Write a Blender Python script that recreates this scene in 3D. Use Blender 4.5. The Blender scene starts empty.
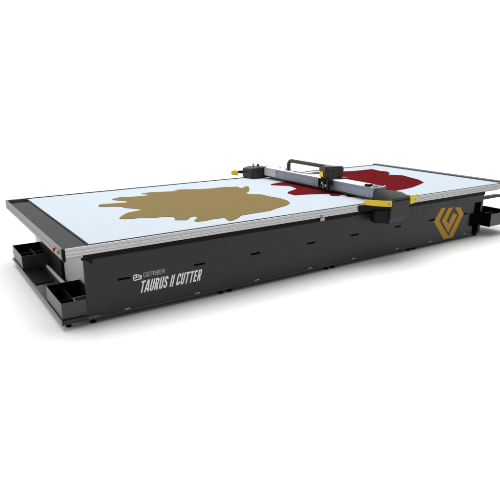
import bpy, bmesh, math, random
from mathutils import Vector, Matrix
random.seed(7)
S = bpy.context.scene
C = S.collection

# ---------------------------------------------------------------- camera
CAM = (-1.1648, -5.0602, 2.2697); YAW = 0.583; PITCH = 0.2838; FPX = 526.89
cd = bpy.data.cameras.new('camera'); cam = bpy.data.objects.new('camera', cd); C.objects.link(cam)
cam.location = CAM; cam.rotation_euler = (math.pi/2 - PITCH, 0, -YAW)
cd.sensor_width = 36; cd.lens = 36*FPX/500; cd.clip_end = 500
S.camera = cam
# ---------------------------------------------------------------- studio surround
w = bpy.data.worlds.new('World'); S.world = w; w.use_nodes = True
nt = w.node_tree; nt.nodes.clear()
out = nt.nodes.new('ShaderNodeOutputWorld'); bg = nt.nodes.new('ShaderNodeBackground')
tc = nt.nodes.new('ShaderNodeTexCoord'); sx = nt.nodes.new('ShaderNodeSeparateXYZ')
mr = nt.nodes.new('ShaderNodeMapRange'); mr.interpolation_type = 'SMOOTHSTEP'
nt.links.new(tc.outputs['Generated'], sx.inputs[0]); nt.links.new(sx.outputs['Y'], mr.inputs['Value'])
mr.inputs['From Min'].default_value = -0.75; mr.inputs['From Max'].default_value = 0.2
mr.inputs['To Min'].default_value = 0.25; mr.inputs['To Max'].default_value = 1.12
nt.links.new(mr.outputs[0], bg.inputs['Strength']); bg.inputs['Color'].default_value = (1, 1, 1, 1)
nt.links.new(bg.outputs[0], out.inputs[0])
def area(name, loc, target, size, power, sy=None):
    l = bpy.data.lights.new(name, 'AREA'); l.energy = power; l.size = size
    if sy: l.shape = 'RECTANGLE'; l.size_y = sy
    o = bpy.data.objects.new(name, l); C.objects.link(o); o.location = loc
    o.rotation_euler = (Vector(target)-Vector(loc)).to_track_quat('-Z', 'Y').to_euler()
area('overhead_softbox', (4.0, 4.0, 14.0), (3.8, 1.5, 0.5), 16, 2350, 9)
area('left_softbox', (-6.5, 2.5, 2.6), (0, 1.5, 0.4), 2.5, 70, 2.0)
S.view_settings.view_transform = 'Standard'; S.view_settings.look = 'None'
S.view_settings.exposure = 0.0; S.view_settings.gamma = 1

# ---------------------------------------------------------------- materials
def mat(name, col, rough=0.5, metal=0.0, spec=0.5, nscale=60, namp=0.06, bump=0.0, bscale=200, coat=0):
    m = bpy.data.materials.new(name); m.use_nodes = True; n = m.node_tree; b = n.nodes['Principled BSDF']
    b.inputs['Metallic'].default_value = metal; b.inputs['Specular IOR Level'].default_value = spec
    if coat: b.inputs['Coat Weight'].default_value = coat; b.inputs['Coat Roughness'].default_value = .2
    t = n.nodes.new('ShaderNodeTexCoord'); no = n.nodes.new('ShaderNodeTexNoise')
    no.inputs['Scale'].default_value = nscale; no.inputs['Detail'].default_value = 4
    n.links.new(t.outputs['Object'], no.inputs['Vector'])
    mx = n.nodes.new('ShaderNodeMix'); mx.data_type = 'RGBA'
    mx.inputs['A'].default_value = (*[c*(1-namp) for c in col], 1); mx.inputs['B'].default_value = (*[min(1, c*(1+namp)) for c in col], 1)
    n.links.new(no.outputs['Fac'], mx.inputs['Factor']); n.links.new(mx.outputs['Result'], b.inputs['Base Color'])
    r = n.nodes.new('ShaderNodeMapRange'); r.inputs['To Min'].default_value = max(0, rough-.05); r.inputs['To Max'].default_value = min(1, rough+.05)
    n.links.new(no.outputs['Fac'], r.inputs['Value']); n.links.new(r.outputs[0], b.inputs['Roughness'])
    if bump:
        nb = n.nodes.new('ShaderNodeTexNoise'); nb.inputs['Scale'].default_value = bscale; nb.inputs['Detail'].default_value = 3
        n.links.new(t.outputs['Object'], nb.inputs['Vector'])
        bp = n.nodes.new('ShaderNodeBump'); bp.inputs['Strength'].default_value = bump; bp.inputs['Distance'].default_value = .002
        n.links.new(nb.outputs['Fac'], bp.inputs['Height']); n.links.new(bp.outputs[0], b.inputs['Normal'])
    return m
M = dict(
    floor=mat('white_floor', (.78, .78, .785), .9, spec=.05, nscale=2, namp=.005),
    panel=mat('charcoal_powder_coat', (.0165, .0175, .0192), .42, spec=.35, nscale=3, namp=.05, bump=.15, bscale=600),
    black=mat('black_plastic', (.006, .006, .0065), .55, spec=.12, nscale=8, namp=.1),
    dark=mat('dark_moulded_plastic', (.022, .022, .024), .42, spec=.35, nscale=20, namp=.05, bump=.1, bscale=700),
    slat=mat('dark_conveyor_plastic', (.032, .034, .033), .6, spec=.2, nscale=80, namp=.15, bump=.4, bscale=300),
    blue=mat('pale_blue_cutting_surface', (.43, .48, .528), .9, spec=.0, nscale=3, namp=.012, bump=.1, bscale=400),
    alu=mat('brushed_aluminium', (.55, .55, .55), .38, metal=.55, nscale=30, namp=.05),
    beam=mat('anodised_aluminium', (.215, .232, .28), .4, metal=.3, nscale=12, namp=.05),
    plate=mat('grey_anodised_plate', (.17, .17, .17), .45, metal=.35, nscale=14, namp=.06),
    frame=mat('dark_grey_end_profile', (.06, .065, .065), .5, metal=.2, nscale=14, namp=.06),
    wall=mat('light_grey_sheet_metal', (.40, .41, .41), .45, metal=.1, nscale=6, namp=.03),
    bin=mat('black_sheet_metal', (.02, .02, .022), .32, metal=.2, spec=.3, nscale=10, namp=.12),
    binout=mat('grey_painted_sheet', (.042, .044, .047), .35, metal=.3, spec=.45, nscale=10, namp=.08),
    shiny=mat('dull_steel', (.20, .20, .20), .28, metal=.85, nscale=7, namp=.15),
    yellow=mat('yellow_plastic', (.80, .60, .015), .4, nscale=20, namp=.03),
    red=mat('red_button', (.45, .01, .012), .3, nscale=20, namp=.03),
    green=mat('green_button', (.10, .14, .03), .35, nscale=20, namp=.03),
    white=mat('white_lettering', (.86, .86, .86), .6, nscale=20, namp=.01),
    grey=mat('grey_lettering', (.36, .36, .365), .6, nscale=20, namp=.01),
    gold=mat('gold_vinyl', (.46, .25, .018), .6, spec=.2, nscale=9, namp=.06),
    tan=mat('tan_leather', (.188, .140, .062), .75, spec=.0, nscale=9, namp=.05, bump=.5, bscale=160),
    redl=mat('dark_red_leather', (.112, .009, .011), .9, spec=0, nscale=9, namp=.10, bump=.5, bscale=160),
    void=mat('matt_black', (.003, .003, .003), .8, spec=0.0, nscale=20, namp=.01),
    brightw=mat('bright_white', (.72, .72, .73), .5, nscale=20, namp=.01),  # white of the overexposed beam top; the tray channel shares it
    brass=mat('brass', (.55, .42, .18), .3, metal=.8, nscale=30, namp=.05),
)

# ---------------------------------------------------------------- helpers
def bevel(bm, w, seg=2):
    if w > 0:
        bmesh.ops.recalc_face_normals(bm, faces=bm.faces[:])
        bmesh.ops.bevel(bm, geom=[e for e in bm.edges if len(e.link_faces) == 2 and e.calc_face_angle(0) > .5],
                        offset=w, segments=seg, affect='EDGES', clamp_overlap=True)
def join(dst, src):
    me = bpy.data.meshes.new('tmp'); src.to_mesh(me); dst.from_mesh(me); bpy.data.meshes.remove(me); src.free()
def box(bm, a, b, bev=0.0, seg=2):
    t = bmesh.new(); bmesh.ops.create_cube(t, size=1)
    for v in t.verts: v.co = Vector([(a[i]+b[i])/2 + v.co[i]*(b[i]-a[i]) for i in range(3)])
    bevel(t, bev, seg); join(bm, t)
def cyl(bm, a, b, r, r2=None, seg=20, bev=0):
    a = Vector(a); b = Vector(b); t = bmesh.new()
    bmesh.ops.create_cone(t, segments=seg, radius1=r, radius2=r if r2 is None else r2, depth=(b-a).length, cap_ends=True)
    bevel(t, bev, 2)
    bmesh.ops.transform(t, matrix=Matrix.Translation((a+b)/2) @ (b-a).to_track_quat('Z', 'Y').to_matrix().to_4x4(), verts=t.verts)
    join(bm, t)
def hull(bm, pts, bev=0, seg=2):
    t = bmesh.new()
    for p in pts: t.verts.new(p)
    r = bmesh.ops.convex_hull(t, input=t.verts)
    bmesh.ops.dissolve_limit(t, angle_limit=.02, verts=t.verts, edges=t.edges)
    bevel(t, bev, seg); join(bm, t)
def prism(bm, pts, n, bev=0):
    """planar polygon pushed along n"""
    t = bmesh.new(); vs = [t.verts.new(p) for p in pts]; f = t.faces.new(vs)
    r = bmesh.ops.extrude_face_region(t, geom=[f])
    for e in r['geom']:
        if isinstance(e, bmesh.types.BMVert): e.co += Vector(n)
    bmesh.ops.recalc_face_normals(t, faces=t.faces[:])
    bevel(t, bev, 1)
    bmesh.ops.triangulate(t, faces=[f for f in t.faces if len(f.verts) > 4]); join(bm, t)
def tube(bm, pts, r, seg=12):
    pts = [Vector(p) for p in pts]; t = bmesh.new(); rings = []
    for i, p in enumerate(pts):
        d = (pts[min(i+1, len(pts)-1)]-pts[max(i-1, 0)]).normalized()
        s = d.cross(Vector((1, 0, 0))).normalized() if abs(d.x) < .9 else d.cross(Vector((0, 0, 1))).normalized(); u = s.cross(d)
        rings.append([t.verts.new(p + (s*math.cos(k*2*math.pi/seg)+u*math.sin(k*2*math.pi/seg))*r) for k in range(seg)])
    for a, b in zip(rings, rings[1:]):
        for k in range(seg): t.faces.new((a[k], a[(k+1) % seg], b[(k+1) % seg], b[k]))
    t.faces.new(rings[0]); t.faces.new(rings[-1]); bmesh.ops.recalc_face_normals(t, faces=t.faces[:]); join(bm, t)
def obj(name, bm, m, parent=None, smooth=True, label=None):
    me = bpy.data.meshes.new(name); bm.to_mesh(me); bm.free(); me.materials.append(M[m])
    if smooth:
        me.set_sharp_from_angle(angle=.6) if hasattr(me, 'set_sharp_from_angle') else None
        for p in me.polygons: p.use_smooth = True
    o = bpy.data.objects.new(name, me); C.objects.link(o)
    if parent:
        o.parent = parent; o.matrix_parent_inverse = root_inverse(parent)
    if label: o['label'] = label
    return o
def root_inverse(p):
    # parts keep world coordinates in their meshes: only the thing's own Empty carries an offset
    return Matrix.Identity(4) if p.parent else Matrix.Translation(p.location).inverted()
def part(name, m, parent, *boxes, bev=.002, label=None):
    bm = bmesh.new()
    for a, b in boxes: box(bm, a, b, bev)
    return obj(name, bm, m, parent, label=label)
def thing(name, loc, label, cat, group=None):
    o = bpy.data.objects.new(name, None); C.objects.link(o); o.location = loc; o.empty_display_size = .2
    o['label'] = label; o['category'] = cat
    if group: o['group'] = group
    return o
def ray(px, py):
    f = Vector((math.sin(YAW)*math.cos(PITCH), math.cos(YAW)*math.cos(PITCH), -math.sin(PITCH)))
    r = Vector((math.cos(YAW), -math.sin(YAW), 0)); u = r.cross(f)
    return f + r*(px-250)/FPX - u*(py-250)/FPX
def on(px, py, ax, val):      # photograph point -> point of a known real plane (used to measure outlines)
    d = ray(px, py); o = Vector(CAM); return o + d*((val-o[ax])/d[ax])

# ---------------------------------------------------------------- floor
bm = bmesh.new(); box(bm, (-8, -9, -.05), (12.5, 6.0, 0)); fl = obj('floor', bm, 'floor', smooth=False); fl['kind'] = 'structure'

# ---------------------------------------------------------------- cutting table
LT, W, ZT = 7.464, 3.04, .85
X0, LM = .204, 1.6658; X1 = X0+4*LM; YP = .038; ZB = .06; ZS = .70
T = thing('cutting_table', (3.7, 1.5, 0), 'long low charcoal cutting table with pale blue top and white lettering on its side', 'cutting machine')
part('cutting_surface', 'blue', T, ((.285, .062, .80), (7.34, 2.955, ZT)), bev=.001)
# dark seal line round the blue surface
part('edge_seal', 'black', T, ((.285, .024, .80), (7.34, .062, ZT+.001)), ((.285, 2.955, .80), (7.34, 3.0, ZT+.006)), ((.262, .024, .80), (.285, 3.0, ZT+.001)), bev=0)
# near aluminium rail: extrusion with grooves and small holes
bm = bmesh.new()
box(bm, (.032, .0, .829), (7.464, .024, ZT), .002); box(bm, (.032, .004, .823), (7.45, .024, .829))
box(bm, (.032, .0, .790), (7.45, .024, .823), .002); box(bm, (.032, .004, .786), (7.45, .024, .790))
box(bm, (.032, .0, .7626), (7.45, .024, .786), .002)
rail = obj('side_rail', bm, 'alu', T)
bm = bmesh.new(); x = .2
while x < 7.4:
    if not 3.95 < x < 5.05: cyl(bm, (x, -.0012, .806), (x, .002, .806), .0045, seg=10)
    x += .12
obj('bolt_hole', bm, 'frame', rail)['kind'] = 'stuff'
part('side_rail', 'plate', T, ((.032, 3.0, .7626), (7.34, 3.04, ZT)))
part('rail_flange', 'wall', T, ((.032, .012, .735), (.20, .05, .7605)))
# right end profile
part('end_profile', 'frame', T, ((7.343, .026, .79), (7.464, 3.036, .872)), bev=.004)
# left end: aluminium plate, dark slatted deck, black gap, corner
ep = part('end_plate', 'plate', T, ((0, .035, .7346), (.02, 3.04, ZT)), bev=.003)
part('end_groove', 'frame', ep, ((-.0015, .05, .79), (.002, 3.03, .793)), bev=0)
part('corner_bracket', 'black', T, ((0, -.002, .72), (.030, .032, ZT)), bev=.003)
bm = bmesh.new(); y = .03
while y < 2.72:
    box(bm, (.022, y, .80), (.258, min(y+.0275, 2.75), .8475), .003, 1); y += .0285
obj('slatted_deck', bm, 'slat', T)
part('end_slot', 'black', T, ((.022, 2.755, .79), (.258, 2.985, .812)), bev=0)
#part('slot_cover', 'slat', T, ((.03, 2.80, .8125), (.12, 2.96, .842)), ((.17, 2.80, .8125), (.25, 2.96, .835)), bev=.003)
part('corner_plate', 'plate', T, ((.022, 2.99, .79), (.28, 3.04, .852)), bev=.003)
# buttons on the end plate
bm = bmesh.new(); cyl(bm, (0, .275, .790), (-.012, .275, .790), .015); cyl(bm, (-.012, .275, .790), (-.028, .275, .790), .031, .027, bev=.005)
obj('emergency_stop_button', bm, 'red', ep)
bm = bmesh.new(); cyl(bm, (0, .195, .792), (-.012, .195, .792), .02, .018, bev=.003); obj('indicator_lamp', bm, 'brass', ep)
bm = bmesh.new(); cyl(bm, (0, .135, .794), (-.012, .135, .794), .02, .018, bev=.003); obj('push_button', bm, 'green', ep)

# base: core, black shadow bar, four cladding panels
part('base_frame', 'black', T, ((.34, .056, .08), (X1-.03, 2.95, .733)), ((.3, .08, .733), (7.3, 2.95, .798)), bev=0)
part('top_channel', 'black', T, ((X0-.016, YP-.012, ZS), (X1+.004, .056, .7616)), bev=.002)
part('end_wall', 'wall', T, ((.325, .3, .085), (.339, 2.94, .732)), ((.20, .10, .735), (.339, 2.94, .76)), bev=.002)
part('end_wall', 'panel', T, ((X1-.03, .056, .06), (X1-.004, 2.94, .755)), bev=.002)
bm = bmesh.new(); prism(bm, [(X0+.02, YP-.004, ZS-.002), (X0+.10, YP-.004, ZS-.002), (X0+.085, YP-.004, ZS-.05)], (0, .003, 0)); obj('gusset', bm, 'black', T)
slots = [[(.544, .676), (1.437, 1.578)], [(2.212, 2.344), (3.085, 3.22)], [(3.855, 4.007), (4.745, 4.87)], [(5.50, 5.65), (6.36, 6.465)]]
screws = [[.626, 1.471], [2.301, 3.149], [3.93, 4.82], [5.58, 6.45]]
panels = []
for k in range(4):
    a = X0+k*LM; b = a+LM-.0004
    p = part('side_panel', 'panel', T, ((a, YP, ZB), (b, YP+.016, ZS-.002)), bev=.0008)
    p['label'] = ['charcoal side panel with white lettering', 'plain charcoal side panel next to the lettered one', 'plain charcoal side panel below the gantry carriage', 'charcoal side panel with a gold emblem'][k]
    panels.append(p)
    for (s0, s1) in slots[k]:
        sl = part('handle_slot', 'void', p, ((s0, YP-.002, .418), (s1, YP+.001, .440)), bev=0)
    for s in screws[k]:
        bm = bmesh.new(); box(bm, (s-.03, YP-.006, .082), (s+.03, YP, .092), .002); obj('latch', bm, 'alu', p)
    part('bottom_strip', 'frame', p, ((a, YP-.004, ZB-.004), (b, YP-.0002, ZB+.010)), bev=.001)  # thin lighter strip along the panel's lower edge
    # a leveling foot at both ends
    for fx in ((a+.06), (b-.06)):
        bm = bmesh.new(); cyl(bm, (fx, .09, 0), (fx, .09, .018), .035, .03, bev=.003); cyl(bm, (fx, .09, .018), (fx, .09, .08), .012)
        obj('levelling_foot', bm, 'black', T)
        bm = bmesh.new(); cyl(bm, (fx, 2.85, 0), (fx, 2.85, .018), .035, .03, bev=.003); cyl(bm, (fx, 2.85, .018), (fx, 2.85, .08), .012)
        obj('levelling_foot', bm, 'black', T)
# black post and bracket at the far right of the side
part('post', 'void', T, ((6.64, YP-.006, .045), (6.80, YP-.0005, .585)), bev=.001)
part('bin_bracket', 'void', T, ((6.55, YP-.03, .205), (6.88, YP-.007, .41)), ((6.88, -.112, .172), (6.903, .3, .388)), bev=.003)
part('end_shelf', 'panel', T, ((X1-.003, .09, .595), (7.44, .17, .64)), bev=.004)
# small white clamp hanging under the rail
bm = bmesh.new(); box(bm, (3.255, -.022, .715), (3.325, .0, .762), .006); box(bm, (3.275, -.024, .762), (3.305, -.0005, .79), .003)
obj('rail_clamp', bm, 'wall', T)
# tray shelf on the left end: steel floor, lip, channel, black mat
part('tray_shelf', 'shiny', T, ((-.055, .03, .078), (.323, 2.64, .088)), bev=.001)
part('shelf_lip', 'plate', T, ((-.064, .03, .074), (-.0555, 2.64, .112)), bev=.002)
part('shelf_lip', 'panel', T, ((-.064, .018, .064), (X0-.003, .0295, .112)), bev=.002)
part('aluminium_channel', 'brightw', T, ((.238, .72, .0885), (.262, 2.6, .125)), ((.262, .72, .0885), (.283, 2.6, .108)), bev=.002)
part('wall_shade', 'black', T, ((.290, 1.36, .10), (.3245, 2.40, .725)), bev=.004)  # dark sheet standing in for the shade on the end wall
part('black_mat', 'black', T, ((-.03, 1.34, .0885), (.19, 1.95, .10)), bev=.004)
part('shelf_bar', 'panel', T, ((.20, .72, .0885), (.215, 2.6, .11)), bev=.001)
for fy in (.12, 2.5):
    bm = bmesh.new(); cyl(bm, (.02, fy, 0), (.02, fy, .016), .03, bev=.003); cyl(bm, (.02, fy, .016), (.02, fy, .078), .01)
    obj('levelling_foot', bm, 'black', T)

# ---------------------------------------------------------------- lettering
def stroke(bm, pts, w, z0, slant, place, h=1.0):
    """one mitred ribbon of a letter; pts in letter units"""
    P = [Vector((x, y)) for x, y in pts]; n = len(P); closed = (P[0]-P[-1]).length < 1e-6
    if closed: P = P[:-1]; n -= 1
    L = []; R = []
    for i in range(n):
        d1 = (P[i]-P[i-1]).normalized() if (i > 0 or closed) else None
        d2 = (P[(i+1) % n]-P[i]).normalized() if (i < n-1 or closed) else None
        if d1 is None: d1 = d2
        if d2 is None: d2 = d1
        n1 = Vector((-d1.y, d1.x)); n2 = Vector((-d2.y, d2.x)); m = (n1+n2).normalized(); k = w/2/max(.45, m.dot(n1))
        L.append(P[i]+m*k); R.append(P[i]-m*k)
    rng = range(n) if closed else range(n-1)
    for i in rng:
        j = (i+1) % n
        vs = [place(q.x+slant*q.y, q.y, z0) for q in (L[i], L[j], R[j], R[i])]
        prism(bm, vs, (0, .0008, 0))
G = {  # condensed bold capitals, box 0.5 x 1
 'T': (.46, [[(0, .91), (.46, .91)], [(.23, 0), (.23, .82)]]),
 'A': (.50, [[(.05, 0), (.22, .99)], [(.45, 0), (.28, .99)], [(.14, .25), (.36, .25)]]),
 'U': (.44, [[(.085, 1), (.085, .2), (.15, .09), (.29, .09), (.355, .2), (.355, 1)]]),
 'R': (.46, [[(.085, 0), (.085, .91), (.28, .91), (.355, .82), (.355, .58), (.28, .48), (.17, .48)], [(.27, .43), (.37, 0)]]),
 'S': (.44, [[(.355, .72), (.355, .82), (.28, .915), (.15, .915), (.085, .82), (.085, .66), (.355, .36), (.355, .18), (.28, .085), (.15, .085), (.085, .18), (.085, .30)]]),
 'I': (.17, [[(.085, 0), (.085, 1)]]),
 'C': (.44, [[(.355, .68), (.355, .82), (.28, .915), (.15, .915), (.085, .82), (.085, .18), (.15, .085), (.28, .085), (.355, .18), (.355, .34)]]),
 'E': (.40, [[(.37, .91), (.085, .91), (.085, .09), (.37, .09)], [(.17, .51), (.33, .51)]]),
 'G': (.9, [[(.85, .8), (.72, .95), (.2, .95), (.05, .8), (.05, .2), (.2, .05), (.7, .05), (.85, .2), (.85, .5), (.45, .5)]]),
 'B': (.9, [[(.05, .05), (.05, .95), (.7, .95), (.82, .85), (.82, .62), (.7, .52), (.1, .52)], [(.7, .50), (.85, .4), (.85, .15), (.72, .05), (.1, .05)]]),
 'e': (.8, [[(.78, .95), (.05, .95), (.05, .05), (.78, .05)], [(.1, .5), (.7, .5)]]),
 'r': (.9, [[(.05, 0), (.05, .95), (.7, .95), (.82, .85), (.82, .58), (.7, .47), (.1, .47)], [(.5, .44), (.85, 0)]]),
}
def write(text, x0, z0, width, height, sw, slant, gap, space, name, m, parent, yf):  # yf: front plane
    tot = sum((space if ch == ' ' else G[ch][0]+gap) for ch in text)-gap
    kx = width/tot; bm = bmesh.new(); cur = 0; lay = 0
    for ch in text:
        if ch == ' ': cur += space; continue
        for st in G[ch][1]:
            lay += 1; dy = .00015*(lay % 3)
            stroke(bm, [((px+cur), py) for px, py in st], sw, dy, 0,
                   lambda a, b, d: (x0+a*kx+slant*b*height, yf-d, z0+b*height))
        cur += G[ch][0]+gap
    obj(name, bm, m, parent, smooth=False)
write('TAURUS II CUTTER', .768, .232, .742, .135, .15, .28, .075, .26, 'lettering', 'white', panels[0], YP-.0006)
write('GerBer', .828, .405, .25, .047, .17, .0, .22, .3, 'lettering', 'grey', panels[0], YP-.0006)
# boxed symbol beside the small word: a folded square with a letter-like channel
bm = bmesh.new()
def P(x, z, y=YP-.0016): return (x, y, z)
for poly in ([(.712, .392), (.722, .382), (.722, .450), (.712, .440)], [(.722, .382), (.800, .388), (.806, .398), (.722, .394)],
             [(.722, .438), (.765, .440), (.765, .452), (.722, .450)], [(.792, .3985), (.806, .3985), (.806, .432), (.792, .430)],
             [(.7225, .410), (.752, .411), (.752, .421), (.7225, .420)], [(.760, .410), (.7915, .412), (.7915, .422), (.760, .421)],
             [(.742, .4215), (.752, .4215), (.752, .4375), (.742, .4375)], [(.765, .430), (.7915, .431), (.7915, .441), (.765, .440)]):
    prism(bm, [P(x, z) for x, z in poly], (0, .0012, 0))
obj('emblem', bm, 'white', panels[0], smooth=False)
# gold emblem on the last panel
gp = panels[3]
for poly in ([(441.5, 208), (446, 207.6), (439.3, 221), (448.4, 236), (459, 215), (455, 207.6), (460.3, 207.2), (463.7, 213.8), (452.5, 238.2), (443.6, 239.8), (434, 221.8)],
             [(448.6, 207.9), (453.2, 207.4), (446.6, 220.6), (448.3, 224), (453.4, 212.6), (457.2, 215.2), (448.3, 232.6), (442, 220.8)]):
    bm = bmesh.new(); pts = [on(a, b, 1, YP-.0012) for a, b in poly]
    for q in pts: q.z = max(q.z, .062+.010)
    prism(bm, pts, (0, .001, 0)); obj('gold_emblem', bm, 'gold', gp, smooth=False)

# ---------------------------------------------------------------- hides lying on the table
def chaikin(p, n=1):
    for _ in range(n):
        q = []
        for i in range(len(p)):
            a, b = p[i], p[(i+1) % len(p)]
            q += [a*.92+b*.08, a*.08+b*.92]
        p = q
    return p
def hide(name, px, m, label):
    z = ZT+.0045; pts = chaikin([on(a, b, 2, z) for a, b in px], 1)
    for q in pts: q.z = ZT+.0005
    c = sum(pts, Vector())/len(pts); pts = [q-Vector((c.x, c.y, ZT)) for q in pts]
    bm = bmesh.new(); prism(bm, pts, (0, 0, .004))
    o = obj(name, bm, m, smooth=False); o.location = (c.x, c.y, ZT); o['label'] = label; o['category'] = 'leather hide'
    return o
tanpx = [(98.3, 206), (99.5, 204.3), (112, 203.4), (127, 202.3), (127, 201), (111.8, 199.8), (112.5, 198.8), (119, 197.3), (135, 196.5), (148, 195.3), (148, 194.4), (140.8, 193.6), (150, 192.2),
         (165, 191.6), (177.5, 191), (178, 190.6), (173.8, 189.9), (183, 189.3), (200, 189), (210, 188.5), (222, 187.1), (238, 186.6), (240, 187.9), (243, 187.6), (246, 186), (249.2, 186.7), (249.3, 190.8),
         (245.5, 193), (250, 194.1), (262, 194.4), (268, 196), (280, 198), (287, 200.2), (290.3, 203), (286, 205.5), (278, 207.6), (270, 210.6), (255, 213), (241, 215.3), (238, 218), (230.5, 221), (227.5, 220), (224.5, 217.6),
         (215, 218.6), (205, 220.7), (196, 221.6), (194, 220.4), (198, 217.5), (194.5, 216.1), (191, 216.6), (187, 220), (175, 220), (174.6, 219), (176, 217.6), (170, 216.5), (160, 217), (150, 217.8),
         (140, 217.8), (125, 219), (119, 218.4), (122, 215.5), (128, 212.5), (140, 210.2), (141, 209.2), (135, 208.6), (125, 207.7), (121, 206.5), (99, 206.7)]
redpx = [(271, 184), (278, 182.7), (286, 181.5), (284, 179.8), (281, 179), (288, 178.5), (298, 175), (312, 172.5), (330, 171.5), (344, 171.3), (355, 170.8), (372, 169), (380, 170.8), (387, 171.4),
         (390, 173), (388, 174.6), (394, 174.8), (403, 175.3), (410, 177.3), (418, 179.3), (424, 182.3), (420, 184.2), (413, 187), (405, 189), (398, 190), (390, 193), (375, 196), (362, 195.2), (355, 196.6),
         (347, 196.6), (345, 193.2), (338, 196), (331, 195.7), (329, 193.5), (310, 194.2), (300, 194.7), (295, 195.2), (287.5, 193.2), (288, 191.8), (297, 188.6), (290, 185.8), (271, 185)]
hide('leather_hide', tanpx, 'tan', 'tan brown leather hide with ragged edges on the left part of the blue table')
hide('leather_hide', redpx, 'redl', 'dark red leather hide lying flat under the aluminium gantry beam')

# ---------------------------------------------------------------- gantry
Gt = thing('gantry', (4.4, 1.5, .85), 'silver beam with black end carriages and yellow bumpers bridging across the pale blue table', 'gantry')
BX0, BX1 = 4.27, 4.525
bm = bmesh.new()
box(bm, (BX0, .06, .905), (BX1, 2.72, 1.043), .005)
beam = obj('beam', bm, 'beam', Gt)
part('lit_beam_top', 'brightw', beam, ((BX0+.004, .285, 1.0435), (BX1-.004, 2.70, 1.0475)), bev=.001)  # white sheet painting the strong overhead light onto the beam's top face
part('beam_groove', 'frame', beam, ((BX0-.0012, .07, .9275), (BX0, 2.7, .9305)), ((BX0-.0012, .07, 1.012), (BX0, 2.7, 1.0145)), bev=0)
part('end_cover', 'wall', beam, ((BX0-.006, 2.36, .912), (BX0-.0015, 2.70, 1.036)), bev=.001)
part('under_rail', 'frame', beam, ((BX0+.05, .08, .872), (BX1-.05, 2.7, .9045)), bev=.003)
for yy in (1.28, 1.33, 1.38):
    for zz in (.945, .985):
        bm = bmesh.new(); cyl(bm, (BX0-.002, yy, zz), (BX0, yy, zz), .009, seg=12); obj('bolt', bm, 'frame', beam)
for yy in (.5, .85, 1.75, 2.1):
    bm = bmesh.new(); cyl(bm, (BX0-.002, yy, .95), (BX0, yy, .95), .006, seg=12); obj('bolt', bm, 'frame', beam)
for yy in (2.35, 2.52):
    bm = bmesh.new(); cyl(bm, (BX1-.05, yy, 1.043), (BX1-.05, yy, 1.056), .014, seg=12); obj('bolt', bm, 'plate', beam)
# near carriage: sloped hood hanging over the rail
bm = bmesh.new()
hull(bm, [(4.30, .052, 1.034), (4.20, .05, .882), (4.51, .055, 1.002), (4.795, .02, .955), (4.795, .04, .868),
          (4.42, -.15, .90), (4.805, -.15, .905), (4.805, -.15, .87), (4.375, -.145, .876), (4.42, -.15, .87)], .014, 4)
hull(bm, [(4.42, -.151, .872), (4.806, -.151, .872), (4.806, -.012, .872), (4.42, -.012, .872),
          (4.405, -.151, .60), (4.79, -.151, .63), (4.79, -.012, .60), (4.405, -.012, .56), (4.44, -.10, .535), (4.70, -.10, .545), (4.44, -.03, .535), (4.70, -.03, .545)], .010, 3)
hood = obj('carriage', bm, 'dark', Gt, label='black hooded carriage hanging over the near rail')
part('hood_seam', 'black', hood, ((4.43, -.1535, .868), (4.80, -.151, .871)), bev=0)
bm = bmesh.new()
hull(bm, [(4.14, -.115, .765), (4.404, -.13, .765), (4.404, -.015, .765), (4.14, -.015, .765), (4.14, -.10, .62), (4.18, -.11, .585), (4.404, -.125, .565), (4.404, -.015, .565), (4.16, -.015, .60)], .012, 3)
obj('motor_housing', bm, 'black', hood)
bm = bmesh.new()
hull(bm, [(3.93, -.004, .848), (3.93, -.02, .848), (4.40, -.14, .79), (4.40, -.005, .842), (3.93, -.004, .765), (3.95, -.02, .765), (4.40, -.13, .766), (4.40, -.008, .766)], .004)
obj('wiper', bm, 'black', hood)
bm = bmesh.new()
hull(bm, [(4.05, -.012, .856), (4.05, -.012, .876), (4.42, -.13, .868), (4.42, -.13, .88), (4.29, .12, .856), (4.29, .12, .878), (4.12, .09, .856), (4.12, .09, .878), (4.42, .1, .856)], .003)
obj('carriage_skirt', bm, 'beam', hood)
def bumper(pts, z0, z1, th, parent, lab=None):
    """curved yellow band; pts plan points, z0/z1 lists of bottom and top heights"""
    bm = bmesh.new(); n = len(pts); ins = []
    cx = sum(p[0] for p in pts)/n; rows = []
    for i, (x, y) in enumerate(pts):
        a = Vector(pts[max(0, i-1)]); b = Vector(pts[min(n-1, i+1)]); d = (b-a).normalized(); nn = Vector((d.y, -d.x))
        if nn.y > 0: nn = -nn
        o = Vector((x, y)); q = o - nn*th
        rows.append([bm.verts.new((o.x, o.y, z0[i])), bm.verts.new((o.x, o.y, z1[i])), bm.verts.new((q.x, q.y, z1[i])), bm.verts.new((q.x, q.y, z0[i]))])
    for a, b in zip(rows, rows[1:]):
        for k in range(4): bm.faces.new((a[k], a[(k+1) % 4], b[(k+1) % 4], b[k]))
    bm.faces.new(rows[0]); bm.faces.new(rows[-1]); bevel(bm, .004)
    o = obj('bumper', bm, 'yellow', parent, label=lab); return o
N = 9
pl = []; zb = []; zt_ = []
for i in range(N):
    t = i/(N-1); pl.append((4.03+.385*t, -.018-.145*t-.036*math.sin(math.pi*t))); zb.append(.846-.045*t); zt_.append(.921-.035*t)
b1 = bumper(pl, zb, zt_, .018, hood)
bm = bmesh.new(); cyl(bm, (4.355, -.178, .846), (4.356, -.160, .846), .008, seg=12); obj('screw', bm, 'frame', b1)
pl = []; zb = []; zt_ = []
for i in range(N):
    t = i/(N-1); pl.append((4.812+.228*t, -.145+.06*t-.015*math.sin(math.pi*t))); zb.append(.79+.018*t); zt_.append(.92-.01*t)
b2 = bumper(pl, zb, zt_, .018, hood)
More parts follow.
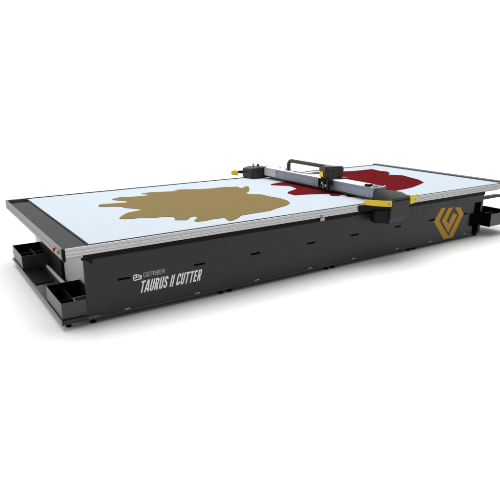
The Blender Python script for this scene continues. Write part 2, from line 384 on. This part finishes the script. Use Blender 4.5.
bm = bmesh.new(); cyl(bm, (4.93, -.135, .842), (4.932, -.11, .842), .008, seg=12); obj('screw', bm, 'frame', b2)
part('bumper_block', 'dark', hood, ((4.808, -.13, .862), (4.90, .06, .90)), bev=.004)
bm = bmesh.new()
box(bm, (4.545, .16, .87), (4.60, .20, .975), .004); box(bm, (4.62, .14, .87), (4.68, .20, .945), .004); cyl(bm, (4.57, .10, .97), (4.57, .20, .985), .014)
obj('cable_block', bm, 'black', hood)
bm = bmesh.new(); box(bm, (4.36, .125, 1.046), (4.43, .165, 1.062), .003); obj('brass_fitting', bm, 'brass', hood)
bm = bmesh.new(); cyl(bm, (4.47, .09, 1.03), (4.53, .09, 1.05), .010); obj('brass_fitting', bm, 'brass', hood)
bm = bmesh.new(); box(bm, (4.30, .19, 1.044), (4.345, .27, 1.075), .004); obj('sensor', bm, 'black', hood)
bm = bmesh.new(); box(bm, (4.36, .22, 1.044), (4.42, .25, 1.068), .003); obj('sensor', bm, 'black', hood)
# far carriage
bm = bmesh.new()
hull(bm, [(4.0, 3.03, .862), (4.03, 2.78, .862), (4.38, 2.73, .862), (4.34, 2.98, .862), (4.0, 3.03, 1.02), (4.03, 2.78, 1.03),
          (4.14, 2.735, .862), (4.14, 2.735, 1.05), (4.14, 3.04, 1.05), (4.38, 2.73, 1.05), (4.34, 2.98, 1.05)], .012, 3)
far = obj('carriage', bm, 'dark', Gt, label='small black carriage at the far rail')
part('hood_seam', 'frame', far, ((4.10, 2.738, .87), (4.106, 2.755, 1.02)), bev=.001)
bm = bmesh.new(); cyl(bm, (3.98, 2.99, .955), (3.86, 3.0, .965), .028, .02); obj('buffer_arm', bm, 'black', far)
bm = bmesh.new(); hull(bm, [(3.745, 2.98, .99), (3.87, 2.95, .985), (3.87, 2.95, .90), (3.745, 2.98, .925), (3.77, 3.05, .99), (3.88, 3.02, .985), (3.88, 3.02, .90), (3.77, 3.05, .925), (3.80, 2.97, 1.0)], .008)
obj('bumper', bm, 'yellow', far)
bm = bmesh.new(); cyl(bm, (4.17, 2.92, 1.045), (4.17, 2.92, 1.085), .010); cyl(bm, (4.17, 2.92, 1.085), (4.17, 2.92, 1.097), .018); obj('knob', bm, 'plate', far)
bm = bmesh.new(); cyl(bm, (4.27, 2.92, 1.05), (4.27, 2.92, 1.088), .020); obj('knob', bm, 'red', far)
# cable arm: rises from the beam, bends and runs to the head
bm = bmesh.new(); pts = [(4.40, 2.17, 1.04), (4.40, 2.17, 1.13)]
for i in range(9):
    a = math.pi/2*i/8; pts.append((4.40, 2.17-.08*(1-math.cos(a)), 1.14+.075*math.sin(a)))
pts += [(4.40, 1.7, 1.213), (4.40, 1.10, 1.210)]
tube(bm, pts, .031); arm = obj('cable_arm', bm, 'dark', Gt)
part('arm_foot', 'black', arm, ((4.36, 2.12, 1.0435), (4.44, 2.23, 1.055)), bev=.003)
bm = bmesh.new(); tube(bm, [(4.36, 2.0, 1.052), (4.36, 1.8, 1.058), (4.36, 1.6, 1.062), (4.36, 1.45, 1.075), (4.36, 1.25, 1.11), (4.36, 1.12, 1.13)], .006, 8)
obj('cable', bm, 'frame', Gt)
# cutter head
bm = bmesh.new()
hull(bm, [(4.20, 1.13, 1.235), (4.20, .985, 1.245), (4.20, 1.13, 1.06), (4.20, .985, 1.06), (4.50, 1.17, 1.225), (4.555, .975, 1.235), (4.50, 1.17, 1.06), (4.555, .975, 1.07),
          (4.23, .955, 1.235), (4.53, .955, 1.232), (4.23, .955, 1.06), (4.53, .955, 1.075)], .022, 4)
head = obj('cutter_head', bm, 'dark', Gt)
part('head_cover', 'frame', head, ((4.188, .995, 1.168), (4.1995, 1.128, 1.232)), bev=.004)
part('sticker', 'yellow', head, ((4.195, 1.045, 1.085), (4.1985, 1.125, 1.165)), bev=.0005)
part('head_panel_seam', 'black', head, ((4.31, .9525, 1.07), (4.314, .956, 1.22)), bev=0)
part('head_panel_seam', 'black', head, ((4.42, .9525, 1.08), (4.424, .956, 1.22)), bev=0)
part('head_cap', 'brass', head, ((4.235, 1.0, 1.243), (4.30, 1.05, 1.252)), bev=.002)
for bb in (((4.185, .88, .985), (4.262, 1.13, 1.058)), ((4.44, .90, 1.046), (4.60, 1.0, 1.064))):
    part('head_bracket', 'dark', head, bb, bev=.004)
for (x, y, zl, r) in ((4.175, 1.10, .905, .020), (4.16, 1.035, .90, .018), (4.185, .975, .875, .022), (4.19, .895, .87, .022)):
    bm = bmesh.new(); cyl(bm, (x, y, zl+.05), (x, y, 1.06), r, seg=18, bev=.003); cyl(bm, (x, y, zl+.02), (x, y, zl+.05), r*.6, seg=14); cyl(bm, (x, y, zl), (x, y, zl+.02), .003, r*.55, seg=12)
    t = obj('tool_holder', bm, 'black', head)
bm = bmesh.new(); cyl(bm, (4.155, 1.01, .985), (4.155, 1.01, 1.02), .012); obj('tool_collar', bm, 'alu', head)
bm = bmesh.new(); cyl(bm, (4.165, .94, .955), (4.165, .94, .985), .014); obj('tool_collar', bm, 'alu', head)

# ---------------------------------------------------------------- storage bins
def bin_(loc, sx_, sy_, h, label, divx=.5, divy=.5, bright='bin'):
    t = thing('storage_bin', loc, label, 'bin', 'sheet metal storage bins at the ends of the table')
    x, y, z = loc; th = .006
    bm = bmesh.new()
    box(bm, (x, y, z), (x+th, y+sy_, z+h), .0015, 1); box(bm, (x+sx_-th, y, z), (x+sx_, y+sy_, z+h), .0015, 1)
    box(bm, (x+th, y, z), (x+sx_-th, y+th, z+h-.0005), .001, 1); box(bm, (x+th, y+sy_-th, z), (x+sx_-th, y+sy_, z+h-.0005), .001, 1)
    obj('shell', bm, 'binout', t)
    part('lining', 'black', t, ((x+th+.0005, y+th+.0005, z+.002), (x+sx_-th-.0005, y+sy_-th-.0005, z+.008)),
         ((x+th+.0005, y+th+.0005, z+.008), (x+th+.004, y+sy_-th-.0005, z+h-.012)), ((x+sx_-th-.004, y+th+.0005, z+.008), (x+sx_-th-.0005, y+sy_-th-.0005, z+h-.012)),
         ((x+th+.0045, y+th+.0005, z+.008), (x+sx_-th-.0045, y+th+.004, z+h-.012)), ((x+th+.0045, y+sy_-th-.004, z+.008), (x+sx_-th-.0045, y+sy_-th-.0005, z+h-.012)), bev=0)
    mx = x+sx_*divx; my = y+sy_*divy
    part('divider', 'bin', t, ((mx, y+th+.006, z+.009), (mx+.006, y+sy_-th-.006, z+h-.05)), bev=.001)
    part('divider', 'bin', t, ((x+th+.006, my, z+.009), (mx-.001, my+.006, z+h-.045)), bev=.001)
    part('divider', bright, t, ((mx+.007, my, z+.009), (x+sx_-th-.006, my+.006, z+h-.045)), bev=.001)  # this half takes the bright material, so a highlight is put into its colour
    if bright != 'bin': part('divider_highlight', bright, t, ((mx-.002, y+th+.007, z+h-.0495), (mx+.009, my-.004, z+h-.045)), ((mx+.01, my-.002, z+h-.0445), (x+sx_-.07, my+.008, z+h-.041)), bev=.001)  # bright strips drawn in as highlights along parts of the dividers
    return t
bin_((-.048, .045, .090), .372, .64, .198, 'dark grey divided metal bin nearest the lettered side panel', .45, .33, 'alu')
bin_((-.048, 1.985, .090), .372, .63, .198, 'dark grey metal bin at the far back corner of the left end', .55, .5)
bin_((6.905, -.11, .175), .56, .50, .21, 'dark metal bin hanging off the right end of the table')
